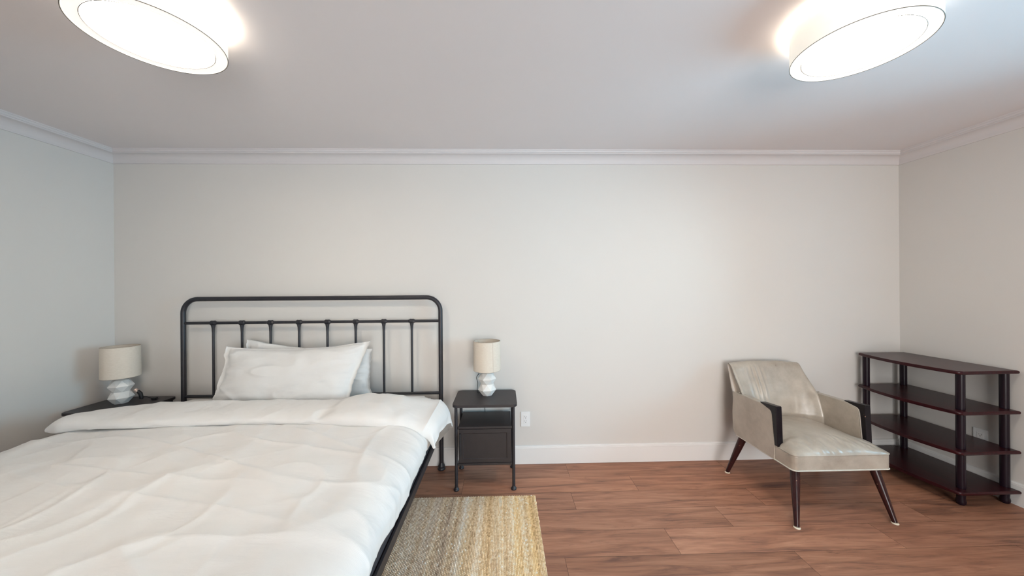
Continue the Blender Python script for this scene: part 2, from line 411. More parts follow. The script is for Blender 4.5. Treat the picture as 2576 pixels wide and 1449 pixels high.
bm = bmesh.new(); box(bm, (-3.2, YB - T, CEIL), (3.4, D + T, CEIL + T)); struct('ceiling', bm, M['ceiling'])
bm = bmesh.new(); box(bm, (XL - T, D, -.05), (XR + T, D + T, CEIL + .05)); struct('wall_back', bm, M['wall'])
def skewbox(bm, side, y0, y1, z0, z1, t0, t1, bev=0):
    """box along a side wall; t = distance from the wall face into the room (negative = outside)"""
    f = bl if side < 0 else br; s = 1 if side < 0 else -1
    vs_ = []
    for t in (t0, t1):
        for y in (y0, y1):
            for z in (z0, z1): vs_.append(bm.verts.new((f(y) + s * t, y, z)))
    idx = [(0, 1, 3, 2), (4, 6, 7, 5), (0, 4, 5, 1), (2, 3, 7, 6), (0, 2, 6, 4), (1, 5, 7, 3)]
    fs = [bm.faces.new([vs_[i] for i in f_]) for f_ in idx]
    if bev: bmesh.ops.bevel(bm, geom=list({e for f_ in fs for e in f_.edges}), offset=bev, segments=2, affect='EDGES')
bm = bmesh.new(); skewbox(bm, -1, YB, D, -.05, CEIL + .05, -T, 0); struct('wall_left', bm, M['wall'])
WY0, WY1, WZ0, WZ1 = .2, 1.7, .75, 2.08
bm = bmesh.new()
skewbox(bm, 1, YB, WY0, -.05, CEIL + .05, -T, 0); skewbox(bm, 1, WY1, D, -.05, CEIL + .05, -T, 0)
skewbox(bm, 1, WY0, WY1, -.05, WZ0, -T, 0); skewbox(bm, 1, WY0, WY1, WZ1, CEIL + .05, -T, 0)
struct('wall_right', bm, M['wall'])
RX0, RX1, RZ0, RZ1 = -.1, 2.1, .08, 2.15
bm = bmesh.new()
box(bm, (-3.3, YB - T, -.05), (RX0, YB, CEIL + .05)); box(bm, (RX1, YB - T, -.05), (3.3, YB, CEIL + .05))
box(bm, (RX0, YB - T, -.05), (RX1, YB, RZ0)); box(bm, (RX0, YB - T, RZ1), (RX1, YB, CEIL + .05))
struct('wall_front', bm, M['wall'])
# side window, then the added rear one
win = None
bm = bmesh.new()
for a, b_ in ((WY0, WY0 + .05), (WY1 - .05, WY1), ((WY0 + WY1) / 2 - .025, (WY0 + WY1) / 2 + .025)): skewbox(bm, 1, a, b_, WZ0, WZ1, -.09, -.03)
skewbox(bm, 1, WY0, WY1, WZ0, WZ0 + .05, -.09, -.03); skewbox(bm, 1, WY0, WY1, WZ1 - .05, WZ1, -.09, -.03)
for a, b_ in ((WY0 - .07, WY0), (WY1, WY1 + .07)): skewbox(bm, 1, a, b_, WZ0 - .07, WZ1 + .07, 0, .015)
skewbox(bm, 1, WY0, WY1, WZ1, WZ1 + .07, 0, .015); skewbox(bm, 1, WY0, WY1, WZ0 - .07, WZ0, 0, .03)
win = struct('window_1', bm, M['trim'])
bm = bmesh.new(); skewbox(bm, 1, WY0 + .05, WY1 - .05, WZ0 + .05, WZ1 - .05, -.063, -.059); obj('pane', bm, M['glass'], win)
bm = bmesh.new()
for a, b_ in ((RX0, RX0 + .05), (RX1 - .05, RX1), (.975, 1.025)): box(bm, (a, YB - .09, RZ0), (b_, YB - .03, RZ1))
box(bm, (RX0, YB - .09, RZ0), (RX1, YB - .03, RZ0 + .05)); box(bm, (RX0, YB - .09, RZ1 - .05), (RX1, YB - .03, RZ1))
for a, b_ in ((RX0 - .07, RX0), (RX1, RX1 + .07)): box(bm, (a, YB, RZ0 - .07), (b_, YB + .015, RZ1 + .07))
box(bm, (RX0, YB, RZ1), (RX1, YB + .015, RZ1 + .07)); box(bm, (RX0, YB, RZ0 - .07), (RX1, YB + .03, RZ0))
win = struct('rear_fill_window', bm, M['trim'])  # unseen rear glazing, added and enlarged to brighten lower wall, floor and seat
bm = bmesh.new(); box(bm, (RX0 + .05, YB - .063, RZ0 + .05), (RX1 - .05, YB - .059, RZ1 - .05)); obj('pane', bm, M['glass'], win)

# crown moulding and baseboards: profile (distance from wall, z) swept along the wall, mitred
crown = [(0, 2.348), (.009, 2.348), (.011, 2.355), (.013, 2.359)]
crown += [(.013 + .050 * (1 - cos(t * pi / 2 / 8)) , 2.359 + .050 * sin(t * pi / 2 / 8)) for t in range(1, 9)]
crown += [(.066, 2.411), (.066, 2.418), (.071, 2.419), (.0735, 2.424), (.074, 2.431), (.078, 2.432), (.078, 2.44), (0, 2.44)]
base_p = [(0, 0), (.013, 0), (.013, .121), (.0145, .122), (.0145, .124), (.012, .126), (.012, .134), (.009, .139), (.004, .1415), (0, .142)]
def sweep_x(bm, prof):
    a = [bm.verts.new((bl(D - d) + d, D - d, z)) for d, z in prof]; b = [bm.verts.new((br(D - d) - d, D - d, z)) for d, z in prof]
    n = len(prof)
    for k in range(n): bm.faces.new((a[k], a[(k + 1) % n], b[(k + 1) % n], b[k]))
def sweep_side(bm, prof, side, y0=YB):
    f = bl if side < 0 else br; s = 1 if side < 0 else -1
    a = [bm.verts.new((f(y0) + s * d, y0, z)) for d, z in prof]; b = [bm.verts.new((f(D - d) + s * d, D - d, z)) for d, z in prof]
    n = len(prof)
    for k in range(n): bm.faces.new((a[k], a[(k + 1) % n], b[(k + 1) % n], b[k]))
for nm, prof in (('trim', crown), ('baseboard', base_p)):
    bm = bmesh.new(); sweep_x(bm, prof); struct('trim_1' if nm == 'trim' else 'baseboard_back', bm, M['crown' if nm == 'trim' else 'trim'], 30)
    bm = bmesh.new(); sweep_side(bm, prof, -1); struct('trim_2' if nm == 'trim' else 'baseboard_left', bm, M['crown' if nm == 'trim' else 'trim'], 30)
    bm = bmesh.new(); sweep_side(bm, prof, 1); struct('trim_3' if nm == 'trim' else 'baseboard_right', bm, M['crown' if nm == 'trim' else 'trim'], 30)

# ------------------------------------------------------------------ ceiling lights
def make_ceiling_light(c, label):
    cx, cy = c; zb, zt = 2.296, 2.418; R = .209; Ri = .171
    t = thing('ceiling_light', (cx, cy, CEIL), label, 'ceiling light', 'round flush ceiling lights')
    P = (cx, cy, 0)
    bm = bmesh.new(); lathe(bm, [(R, zb + .001), (R, zt), (R - .003, zt), (R - .003, zb + .001)], P, 96, True); obj('shade', bm, M['shade'], t, 40)
    bm = bmesh.new(); lathe(bm, [(Ri + .001, zb + .002), (R - .0035, zb + .002), (R - .0035, zb + .004), (Ri + .001, zb + .004)], P, 96, True); obj('shade_rim', bm, M['rim'], t, 40)
    bm = bmesh.new(); lathe(bm, [(0, zb + .003), (Ri - .0015, zb + .003), (Ri - .0015, zb + .007), (0, zb + .007)], P, 96); obj('diffuser', bm, M['diffuser'], t, 40)
    for rr in (Ri, R):
        bm = bmesh.new()
        lathe(bm, [(rr + .0012 * cos(2 * pi * k / 8), zb + .001 + .0011 * sin(2 * pi * k / 8)) for k in range(8)], P, 96, True)
        obj('trim_ring', bm, M['lamp_metal'], t, 179)
    bm = bmesh.new(); lathe(bm, [(0, CEIL - .001), (.075, CEIL - .001), (.075, CEIL - .015), (.02, CEIL - .02), (.02, zb + .02), (0, zb + .02)], P, 48); obj('canopy', bm, M['trim'], t, 40)
    bm = bmesh.new()
    for k in range(3):
        a = 2 * pi * k / 3 + .4; tube(bm, [(cx + .018 * cos(a), cy + .018 * sin(a), zt - .004), (cx + (R - .002) * cos(a), cy + (R - .002) * sin(a), zt - .004)], .0015, 8)
    obj('spider_frame', bm, M['lamp_metal'], t, 40)
    for k in range(3):
        a = 2 * pi * k / 3 + 1.2
        bm = bmesh.new(); lathe(bm, [(0, -.026)] + [(.026 * sin(j * pi / 10), -.026 * cos(j * pi / 10)) for j in range(1, 10)] + [(0, .026)], (cx + .09 * cos(a), cy + .09 * sin(a), zb + .07), 16)
        obj('bulb', bm, M['bulb'], t, 179)
    return t
cl = make_ceiling_light((1.381, 1.30), 'round white drum ceiling light, lit, above the leather armchair side')
dup(cl, (-1.262, 1.285, CEIL), 'round white drum ceiling light, lit, above the bed')

# ------------------------------------------------------------------ bed
HY = 2.645
bed = thing('bed', (-1.435, HY, 0), 'black tubular metal bed with curved spindle headboard against the back wall', 'bed')
XLp, XRp = -2.396, -.480; zt = 1.313
# headboard arch
def arch():
    pts = []; r = .105
    pts += [(XLp, HY, z) for z in (.03, .4, .8, zt - r)]
    pts += [(XLp + r - r * cos(a), HY, zt - r + r * sin(a)) for a in [radians(9 * k) for k in range(1, 11)]]
    pts += [(x, HY, zt) for x in (-2.0, -1.44, -.9)]
    pts += [(XRp - r + r * sin(a), HY, zt - r + r * cos(a)) for a in [radians(9 * k) for k in range(0, 11)]]
    pts += [(XRp, HY, z) for z in (.8, .4, .03)]
    return pts
bm = bmesh.new(); tube(bm, arch(), .0165, 20); obj('headboard_arch', bm, M['black_metal'], bed, 60)
bm = bmesh.new(); tube(bm, [(XLp + .012, HY, 1.133), (XRp - .012, HY, 1.133)], .0105, 16); obj('headboard_rail', bm, M['black_metal'], bed, 60)
bm = bmesh.new(); tube(bm, [(XLp + .012, HY, .584), (XRp - .012, HY, .584)], .0105, 16); obj('headboard_rail', bm, M['black_metal'], bed, 60)
spx = [-2.1765 + k * .2113 for k in range(8)]
for x in spx:
    bm = bmesh.new(); tube(bm, [(x, HY, .592), (x, HY, .7), (x, HY, 1.06), (x, HY, 1.095), (x, HY, 1.118)], [.0085, .0085, .0085, .0105, .015], 14)
    sp = obj('spindle', bm, M['black_metal'], bed, 60)
    bm = bmesh.new()
    tube(bm, [(x - .026, HY, 1.133), (x - .018, HY, 1.133), (x - .010, HY, 1.133), (x + .010, HY, 1.133), (x + .018, HY, 1.133), (x + .026, HY, 1.133)], [.0108, .0135, .017, .017, .0145, .0108], 16)
    for s in (-1, 1): tube(bm, [(x + s * .012 - .0015, HY, 1.133), (x + s * .012 + .0015, HY, 1.133)], .0182, 16)
    obj('collar', bm, M['black_metal'], sp, 50)
for x in (XLp, XRp):
    bm = bmesh.new(); lathe(bm, [(0, 0), (.026, 0), (.030, .006), (.030, .012), (.024, .02), (.026, .028), (.024, .036), (.019, .044), (.0165, .055), (0, .055)], (x, HY, 0), 24)
    obj('foot', bm, M['black_metal'], bed, 40)
# side rails, legs at the foot, slats platform
BF = .50
for x, s in ((-.4725, 1), (-2.40, -1)):
    bm = bmesh.new()
    box(bm, (min(x, x + s * .012), BF, .318), (max(x, x + s * .012), HY - .012, .362), .004)
    box(bm, (x - .03 if s > 0 else x, BF, .318), (x if s > 0 else x + .03, HY - .012, .323))
    obj('side_rail', bm, M['black_metal'], bed, 30)
bm = bmesh.new(); box(bm, (-2.40, BF - .02, .318), (-.4725, BF, .362), .004); obj('foot_rail', bm, M['black_metal'], bed, 30)
for x in (-2.38, -.49):
    bm = bmesh.new(); tube(bm, [(x, BF + .015, 0.012), (x, BF + .015, .317)], .0165, 16); lathe(bm, [(0, 0), (.026, 0), (.026, .012), (0, .013)], (x, BF + .015, 0), 20); obj('leg', bm, M['black_metal'], bed, 40)
bm = bmesh.new(); tube(bm, [(-1.435, 1.5, 0.012), (-1.435, 1.5, .32)], .0165, 16); obj('leg', bm, M['black_metal'], bed, 40)
bm = bmesh.new()
prism(bm, rrect(-2.395, BF + .01, -.4775, HY - .03, .03), .325, .455, .012, 3)
obj('platform_base', bm, M['rail_fabric'], bed, 40, label='dark fabric covered platform base')

# mattress
mt = bmesh.new(); prism(mt, rrect(-2.35, BF + .03, -.535, HY - .045, .06), .456, .576, .035, 4)
mattress = obj('mattress', mt, M['cotton'], None, 60, origin=(-1.435, 1.5, .456)); mattress['label'] = 'white mattress under the white duvet, on the black metal bed'; mattress['category'] = 'mattress'

# duvet body
def duvet_body():
    nu, nv = 250, 250
    x0, x1 = -2.50, -.475         # where the sides turn down
    y0, y1 = .42, 2.20
    P = []
    LenL = .13; R = .055
    for i in range(nu):
        row = []
        u = i / (nu - 1)
        for j in range(nv):
            v = j / (nv - 1); y = lerp(y0, y1, v)
            hemR = .295 + .016 * fbm(y * 3.1, 7.7) + .010 * sin(y * 9) - .05 * ss(1.95, 2.2, y)
            hemL = .28 + .012 * fbm(y * 2.7, 1.7)
            EA, EB = .20, .095; EL = .240
            X0 = x0 - .03 + EA; X1 = x1 + .035 - EA
            W = X1 - X0
            tot = hemL + W + hemR
            s = -hemL + u * tot
            zt_ = .603 + .014 * sin(pi * max(0, min(1, s / W)))
            if s < 0 or s > W:
                d = -s if s < 0 else s - W; sg = -1 if s < 0 else 1
                a = min(d / EL, 1) * pi / 2; rest = max(0, d - EL)
                x = (X0 if s < 0 else X1) + sg * EA * sin(a); z = zt_ - EB * (1 - cos(a)) ** 1.15 - rest
                n = Vector((sg * EB * sin(a), 0, EA * cos(a) + .02)).normalized()
                x -= sg * .12 * rest
            else:
                x = X0 + s; z = zt_; n = Vector((0, 0, 1))
            # wrinkles
            q = x * .8 - y * .55
            d = .011 * fbm(x * 1.9, y * 1.6, .3) + .0045 * fbm(x * 6, y * 4.5, 2.2)
            r1 = 1 - abs(noise.noise((x * 1.5 + y * .9, y * 1.0 - x * .5, 5.))) * 2.2
            d += .010 * max(0, r1) ** 5
            r2 = 1 - abs(noise.noise((x * 3.2 - y * .5, y * 2.3 + x * 1.4, 9.))) * 2.2
            d += .007 * max(0, r2) ** 4
            r3 = 1 - abs(noise.noise((x * .9 + 3, y * 4.2 + x * 1.2, 12.))) * 2.4
            d += .009 * max(0, r3) ** 6
            r4 = 1 - abs(noise.noise((x * 2.0 + y * 1.1 + 7, y * 1.6 - x * 1.3, 21.))) * 3.2
            d += .0045 * max(0, r4) ** 9 * .7
            if s > W + .10: d += .010 * sin(y * 23 + 3 * fbm(y * 4, 3)) * min(1, (s - W - .10) / .12) * fbm(y * 5, 1.3)
            p = Vector((x, y, z)) + n * d
            row.append(p)
        P.append(row)
    return grid_mesh(P, nu, nv)
dv = thing('duvet', (-1.44, 1.3, .58), 'rumpled white duvet spread over the mattress with its top folded back', 'duvet')
o = obj('duvet_body', duvet_body(), M['cotton'], dv, 179)
md = o.modifiers.new('solid', 'SOLIDIFY'); md.thickness = .012; md.offset = -1

def fold_mesh():
    nu, nv = 300, 72
    P = []
    xs0, xs1 = -2.525, -.44
    for i in range(nu):
        u = i / (nu - 1)
        L_ = (xs1 - xs0) + .17
        s = u * L_
        # path
        if s < xs1 - xs0:
            cx = xs0 + s; cz = .630; n = Vector((0, 0, 1))
            cz -= .040 * ss(-.78, -.44, cx); cz -= .02 * (1 - ss(-2.57, -2.30, cx))
            ang = .45 * ss(-.74, -.44, cx)
            n = Vector((sin(ang), 0, cos(ang)))
        else:
            d = s - (xs1 - xs0); a0 = .45; k = 5.5
            a = min(a0 + k * d, 1.35)
            cx = xs1 + .078 * (d / .17) ** .8 * 1.0; cz = .582 - .105 * (d / .17) ** 1.15
            n = Vector((sin(a), 0, cos(a)))
        ex0 = ss(0, .10, s) ** .5 * 1.0; ex1 = 1.0
        endr = L_ - s
        # thickness
        puff = ss(-1.12, -.90, cx)
        Tt = lerp(.044 + .012 * ss(-2.2, -2.5, cx), .068, puff) * (ss(-.012, .045, s) ** .4) * (.22 + .78 * ss(-.01, .15, endr) ** .6)
        pinch = exp(-((cx + 1.045) / .035) ** 2); Tt *= 1 - .22 * pinch
        yf = 1.965 + .012 * sin(cx * 4 + 1) + .010 * fbm(cx * 3, 4.4) - .02 * ss(-2.3, -2.6, cx) - .022 * ss(-1.1, -.7, cx)
        yb = lerp(2.10, 2.315, ss(-2.62, -2.12, cx)) + .05 * puff
        if endr < .2:
            t = 1 - endr / .2; yf += .02 * t; yb -= .05 * t
        yc, hw = (yf + yb) / 2, (yb - yf) / 2
        hw *= (.80 + .20 * ss(0, .08, s))
        row = []
        for j in range(nv):
            th = 2 * pi * j / nv
            c_, s_ = cos(th), sin(th)
            e = .75
            yy = yc - hw * math.copysign(abs(c_) ** e, c_)
            up = Tt * math.copysign(abs(s_) ** .8, s_)
            if s_ < 0: up *= .5
            # corner tips on the open right end: front and rear corners reach further out than the middle
            tip = abs(c_) ** 3
            ext = (ss(.10, 0, endr)) * (.030 * tip - .028 * (1 - tip))
            wr = .006 * fbm(cx * 5, yy * 5, up * 6 + 4) + .003 * fbm(cx * 14, yy * 10, 2)
            rr = 1 - abs(noise.noise((cx * 2.2 + yy * 1.2, yy * 4, 3.))) * 2.2
            wr += .006 * max(0, rr) ** 4
            wr += .006 * pinch * sin(yy * 40) + .007 * exp(-((cx + .64) / .03) ** 2) * sin(yy * 20 + 2)
            wr += .004 * ss(.16, 0, endr) * sin(th * 9)
            k = up + (wr if s_ > -.2 else 0)
            out = Vector((cos(atan2(n.x, n.z)), 0, -sin(atan2(n.x, n.z)))) * ext
            p = Vector((cx, yy, cz)) + n * k + out
            fr = max(0, min(1, (yb - yy) / (yb - yf))); g_ = ss(.32, 0, endr)
            p.x -= .045 * fr * g_; p.z += .030 * fr * g_ * ss(.2, 0, endr) - .028 * fr * exp(-((endr - .2) / .09) ** 2)
            row.append(p)
        P.append(row)
    v, f = grid_mesh(P, nu, nv, True)
    f.append(tuple(range(nv))[::-1]); f.append(tuple((nu - 1) * nv + k for k in range(nv)))
    return v, f
fm = fold_mesh()
fo_ = obj('folded_edge', fm, M['cotton'], dv, 50)

# ------------------------------------------------------------------ pillows
def pillow(corners, thick, fl, seed, sag=.02, nrm=None, dent=0.):
    """corners BL, BR, TR, TL in world; returns double sided cushion with flat flange"""
    BL, BR, TR, TL = [Vector(c) for c in corners]
    n = ((BR - BL).cross(TL - BL)).normalized()
    if n.y > 0: n = -n
    nu, nv = 90, 60
    sides = []
    for side in (1, -1):
        P = []
        for i in range(nu):
            u = i / (nu - 1); row = []
            for j in range(nv):
                v = j / (nv - 1)
                p = BL * (1 - u) * (1 - v) + BR * u * (1 - v) + TR * u * v + TL * (1 - u) * v
                ax = abs(2 * u - 1); ay = abs(2 * v - 1)
                # inner cushion region
                fx = fl[0]; fy = fl[1]
                gx = min(1, ax / (1 - fx)); gy = min(1, ay / (1 - fy))
                t = max(0, (1 - gx ** 4.2)) ** .60 * max(0, (1 - gy ** 2.8)) ** .55
                t = thick * t + .0016
                wr = (.010 * fbm(u * 3.3 + seed, v * 2.4, 1) + .004 * fbm(u * 9 + seed, v * 8, 2))
                # gathered creases at the ends
                wr += .010 * sin(v * 24 + 3 * fbm(v * 4, seed)) * (ss(.55, .95, gx) * (1 - ss(.97, 1., gx))) * .6
                rr = 1 - abs(noise.noise((u * 2.6 + v * 1.8 + seed, v * 2.4 - u * 1.2, 7.))) * 2.3
                wr += .009 * max(0, rr) ** 4
                amt = min(1, t / .02)
                off = side * t + wr * amt
                # edge sag
                p = p + Vector((0, 0, -sag * sin(pi * u) * ss(.3, 1, v)))
                p += Vector((1, 0, 0)) * (.022 * (2 * u - 1) * -abs(sin(pi * v)) * 1.0)
                p += Vector((0, 0, 1)) * .006 * fbm(u * 7 + seed, v * 5) * ay ** 4
                p += Vector((1, 0, 0)) * .012 * fbm(v * 7 + seed, u * 3) * ax ** 6
                flw = .006 * sin(v * 12 + seed) * ss(1 - fx, 1, ax)
                row.append(p + n * (off + flw))
            P.append(row)
        sides.append(P)
    v1, f1 = grid_mesh(sides[0], nu, nv); v2, f2 = grid_mesh(sides[1], nu, nv)
    N0 = len(v1); faces = list(f1) + [tuple(N0 + k for k in f[::-1]) for f in f2]
    bd = [i * nv for i in range(nu)] + [(nu - 1) * nv + j for j in range(1, nv)] + [i * nv + nv - 1 for i in range(nu - 2, -1, -1)] + [j for j in range(nv - 2, 0, -1)]
    for a, b in zip(bd, bd[1:] + bd[:1]): faces.append((a, b, N0 + b, N0 + a))
    return v1 + v2, faces
pm = pillow([(-1.905, 2.552, .585), (-.965, 2.552, .585), (-.975, 2.598, .935), (-1.895, 2.598, 1.012)], .040, (.05, .04), 4.1, .03)
o = obj('pillow', pm, M['pillow_cotton'], None, 179, origin=(-1.44, 2.52, .58)); o['label'] = 'white pillow standing behind the other, against the headboard spindles'; o['category'] = 'pillow'; o['group'] = 'white pillows on the bed'
pm = pillow([(-1.99, 2.37, .585), (-1.05, 2.345, .587), (-.952, 2.51, 1.005), (-1.965, 2.50, .975)], .070, (.062, .03), 9.3, .035)
o = obj('pillow', pm, M['pillow_cotton'], None, 179, origin=(-1.46, 2.40, .58)); o['label'] = 'large white pillow in front, leaning on the other pillow, with a flat flanged end'; o['category'] = 'pillow'; o['group'] = 'white pillows on the bed'

# ------------------------------------------------------------------ nightstand (right one is the original)
ns = thing('nightstand', (-.1315, 2.51, 0), 'black metal nightstand standing between the bed and the wall outlet', 'nightstand', 'black nightstands beside the bed')
bm = bmesh.new(); prism(bm, rrect(-.352, 2.338, .089, 2.68, .032, 8), .572, .590, .003, 2); obj('top', bm, M['dark_panel'], ns, 40)
for x in (-.329, .063):
    for y in (2.368, 2.655):
        bm = bmesh.new(); tube(bm, [(x, y, .012), (x, y, .573)], .0105, 16)
        lg = obj('leg', bm, M['black_metal'], ns, 40)
        bm = bmesh.new(); lathe(bm, [(0, 0), (.018, 0), (.0195, .004), (.0195, .009), (.016, .014), (.0125, .018), (.0105, .024), (0, .024)], (x, y, 0), 24); obj('foot', bm, M['black_metal'], lg, 40)
bx0, bx1, by0, by1, bz0, bz1 = -.314, .048, 2.362, 2.655, .176, .432
bm = bmesh.new()
box(bm, (bx0, by0 + .012, bz0 + .02), (bx1, by1, bz1), .002)
box(bm, (bx0 - .004, by0 - .002, bz0 - .004), (bx1 + .004, by0 + .010, bz0 + .010), .002)      # bottom front rail
box(bm, (bx0 - .004, by1 - .012, bz0 - .004), (bx1 + .004, by1, bz0 + .019), .002)
for x in (bx0 - .004, bx1 - .004): box(bm, (x, by0 + .011, bz0 - .004), (x + .008, by1 - .013, bz0 + .019), .002)
obj('cabinet_body', bm, M['dark_panel'], ns, 30)
# top edge of the box front + rails between legs
bm = bmesh.new(); box(bm, (bx0 - .004, by0 - .002, bz1 - .012), (bx1 + .004, by0 + .012, bz1 + .003), .002); obj('shelf_edge', bm, M['dark_panel'], ns, 30)
# door with a pressed rectangular groove
bm = bmesh.new()
dx0, dx1, dz0, dz1 = bx0 + .003, bx1 - .003, bz0 + .013, bz1 - .015
yF = by0 + .0
def frame_door():
    o_ = .031
    X = [dx0, dx0 + o_, dx0 + o_ + .004, dx1 - o_ + .004 - .004, dx1 - o_ + .004, dx1]
    X = [dx0, dx0 + .030, dx0 + .034, dx1 - .030, dx1 - .026, dx1]
    Z = [dz0, dz0 + .026, dz0 + .030, dz1 - .030, dz1 - .026, dz1]
    g = {}
    for i, x in enumerate(X):
        for k, z in enumerate(Z):
            inner = 2 <= i <= 3 and 2 <= k <= 3
            g[i, k] = bm.verts.new((x, yF + (.0035 if inner else 0), z))
    for i in range(5):
        for k in range(5): bm.faces.new((g[i, k], g[i + 1, k], g[i + 1, k + 1], g[i, k + 1]))
    # sides
    ring = [g[i, 0] for i in range(6)] + [g[5, k] for k in range(1, 6)] + [g[i, 5] for i in range(4, -1, -1)] + [g[0, k] for k in range(4, 0, -1)]
    back = [bm.verts.new((v.co.x, yF + .011, v.co.z)) for v in ring]
    n = len(ring)
    for k in range(n): bm.faces.new((ring[k], ring[(k + 1) % n], back[(k + 1) % n], back[k]))
    bm.faces.new(back)
frame_door()
dr = obj('door', bm, M['dark_panel'], ns, 20)
bm = bmesh.new(); box(bm, (dx0 + .006, yF - .016, dz0 + .05), (dx0 + .016, yF - .001, dz1 - .025), .003); obj('handle', bm, M['black_metal'], dr, 30)
bm = bmesh.new(); box(bm, (-.32, 2.662, .545), (.055, 2.668, .571), .001); obj('back_rail', bm, M['dark_panel'], ns, 30)
dup(ns, (-2.660, 2.475, 0), 'black metal nightstand in the corner, partly hidden behind the bed')

# ------------------------------------------------------------------ table lamp
LX, LY = -.124, 2.565
tl = thing('table_lamp', (LX, LY, .590), 'small table lamp with linen drum shade and faceted white base, right of the bed', 'table lamp', 'table lamps beside the bed')
def faceted(c, zs):
    """stack of rings; rows alternate so the walls are triangles"""
    bm = bmesh.new(); n = 7; rings = []
    for k, (r, z, tw) in enumerate(zs):
        rings.append([bm.verts.new((c[0] + r * cos(2 * pi * (j + tw) / n + .25), c[1] + r * sin(2 * pi * (j + tw) / n + .25), z)) for j in range(n)])
    for k in range(len(rings) - 1):
        a, b = rings[k], rings[k + 1]; ta, tb = zs[k][2], zs[k + 1][2]
        for j in range(n):
            if tb > ta:
                bm.faces.new((a[j], a[(j + 1) % n], b[j])); bm.faces.new((a[(j + 1) % n], b[(j + 1) % n], b[j]))
            elif tb < ta:
                bm.faces.new((a[j], b[(j + 1) % n], b[j])); bm.faces.new((a[j], a[(j + 1) % n], b[(j + 1) % n]))
            else: bm.faces.new((a[j], a[(j + 1) % n], b[(j + 1) % n], b[j]))
    bm.faces.new(rings[0][::-1]); bm.faces.new(rings[-1])
    return bm
zs = [(.040, .590, 0), (.068, .632, .5), (.047, .672, 0), (.068, .712, .5), (.044, .752, 0), (.022, .762, 0)]
bm = faceted((LX, LY), zs)
for f in bm.faces: f.smooth = False
obj('lamp_base', bm, M['ceramic'], tl)
bm = bmesh.new(); tube(bm, [(LX, LY, .760), (LX, LY, .83)], .010, 14); obj('socket_stem', bm, M['copper'], tl, 40)
bm = bmesh.new(); lathe(bm, [(.1005, .774), (.0985, .989), (.0965, .989), (.0985, .774)], (LX, LY, 0), 64, True); sh = obj('lamp_shade', bm, M['linen'], tl, 40)
bm = bmesh.new()
for zz, rr in ((.775, .0990), (.988, .0970)):
    lathe(bm, [(rr + .0022 * cos(2 * pi * k / 8), zz + .0016 * sin(2 * pi * k / 8)) for k in range(8)], (LX, LY, 0), 64, True)
for k in range(3):
    a = 2 * pi * k / 3 + .3; tube(bm, [(LX, LY, .828), (LX + .097 * cos(a), LY + .097 * sin(a), .975)], .0012, 6)
obj('shade_wire', bm, mat('shade_wire', (.52, .44, .36), .6), sh, 40)
bm = bmesh.new(); a = radians(-62); 
tube(bm, [(LX + .1008 * cos(a), LY + .1008 * sin(a), .776), (LX + .0990 * cos(a), LY + .0990 * sin(a), .987)], .0009, 6); obj('seam', bm, mat('shade_seam', (.52, .44, .36), .8), sh)
bm = bmesh.new(); lathe(bm, [(0, .83), (.013, .832), (.014, .85), (.026, .88), (.029, .90), (.024, .925), (0, .937)], (LX, LY, 0), 24); obj('bulb', bm, M['plastic'], tl, 179)
tl2 = dup(tl, (-2.702, 2.505, .590), 'small table lamp with linen drum shade and faceted white base, in the corner')
for ch in tl2.children:
    if ch.name.startswith('lamp_shade'): ch.rotation_euler.z = pi
# cords (different on each lamp)
bm = bmesh.new(); tube(bm, smooth_pts([(LX - .015, LY - .02, .80), (LX - .052, LY - .035, .785), (LX - .060, LY - .035, .765), (LX - .058, LY - .03, .755), (LX - .072, LY - .02, .735), (LX - .078, LY - .01, .715), (LX - .070, LY + .0, .68), (LX - .075, LY + .02, .62), (LX - .07, LY + .04, .5925), (LX - .04, LY + .10, .5925), (LX - .03, LY + .118, .56), (LX - .02, LY + .122, .30)]), .0022, 8)
obj('cord', bm, M['cord'], tl, 60)
ax_, ay_ = -2.702, 2.505
bm = bmesh.new(); tube(bm, [(ax_ + .055, ay_ + .04, .672), (ax_ + .070, ay_ + .045, .655)], [.012, .010], 12); obj('cord_clip', bm, M['copper'], tl2, 60)
bm = bmesh.new(); tube(bm, [(ax_ + .066, ay_ + .045, .66), (ax_ + .082, ay_ + .05, .64), (ax_ + .090, ay_ + .05, .61), (ax_ + .088, ay_ + .05, .603)], [.011, .012, .011, .011], 12)
tube(bm, [(ax_ + .088, ay_ + .05, .618), (ax_ + .12, ay_ + .055, .615), (ax_ + .145, ay_ + .06, .602), (ax_ + .165, ay_ + .06, .599)], .003, 8)
obj('cord', bm, M['cord'], tl2, 60)
bm = bmesh.new(); box(bm, (ax_ + .155, ay_ + .05, .5915), (ax_ + .185, ay_ + .072, .606), .003)
tube(bm, [(ax_ + .15, ay_ + .061, .599), (ax_ + .158, ay_ + .061, .599)], .006, 10)
for dy in (.055, .067): tube(bm, [(ax_ + .185, ay_ + dy, .599), (ax_ + .20, ay_ + dy, .599)], .0016, 6)
obj('plug', bm, M['cord'], tl2, 60)

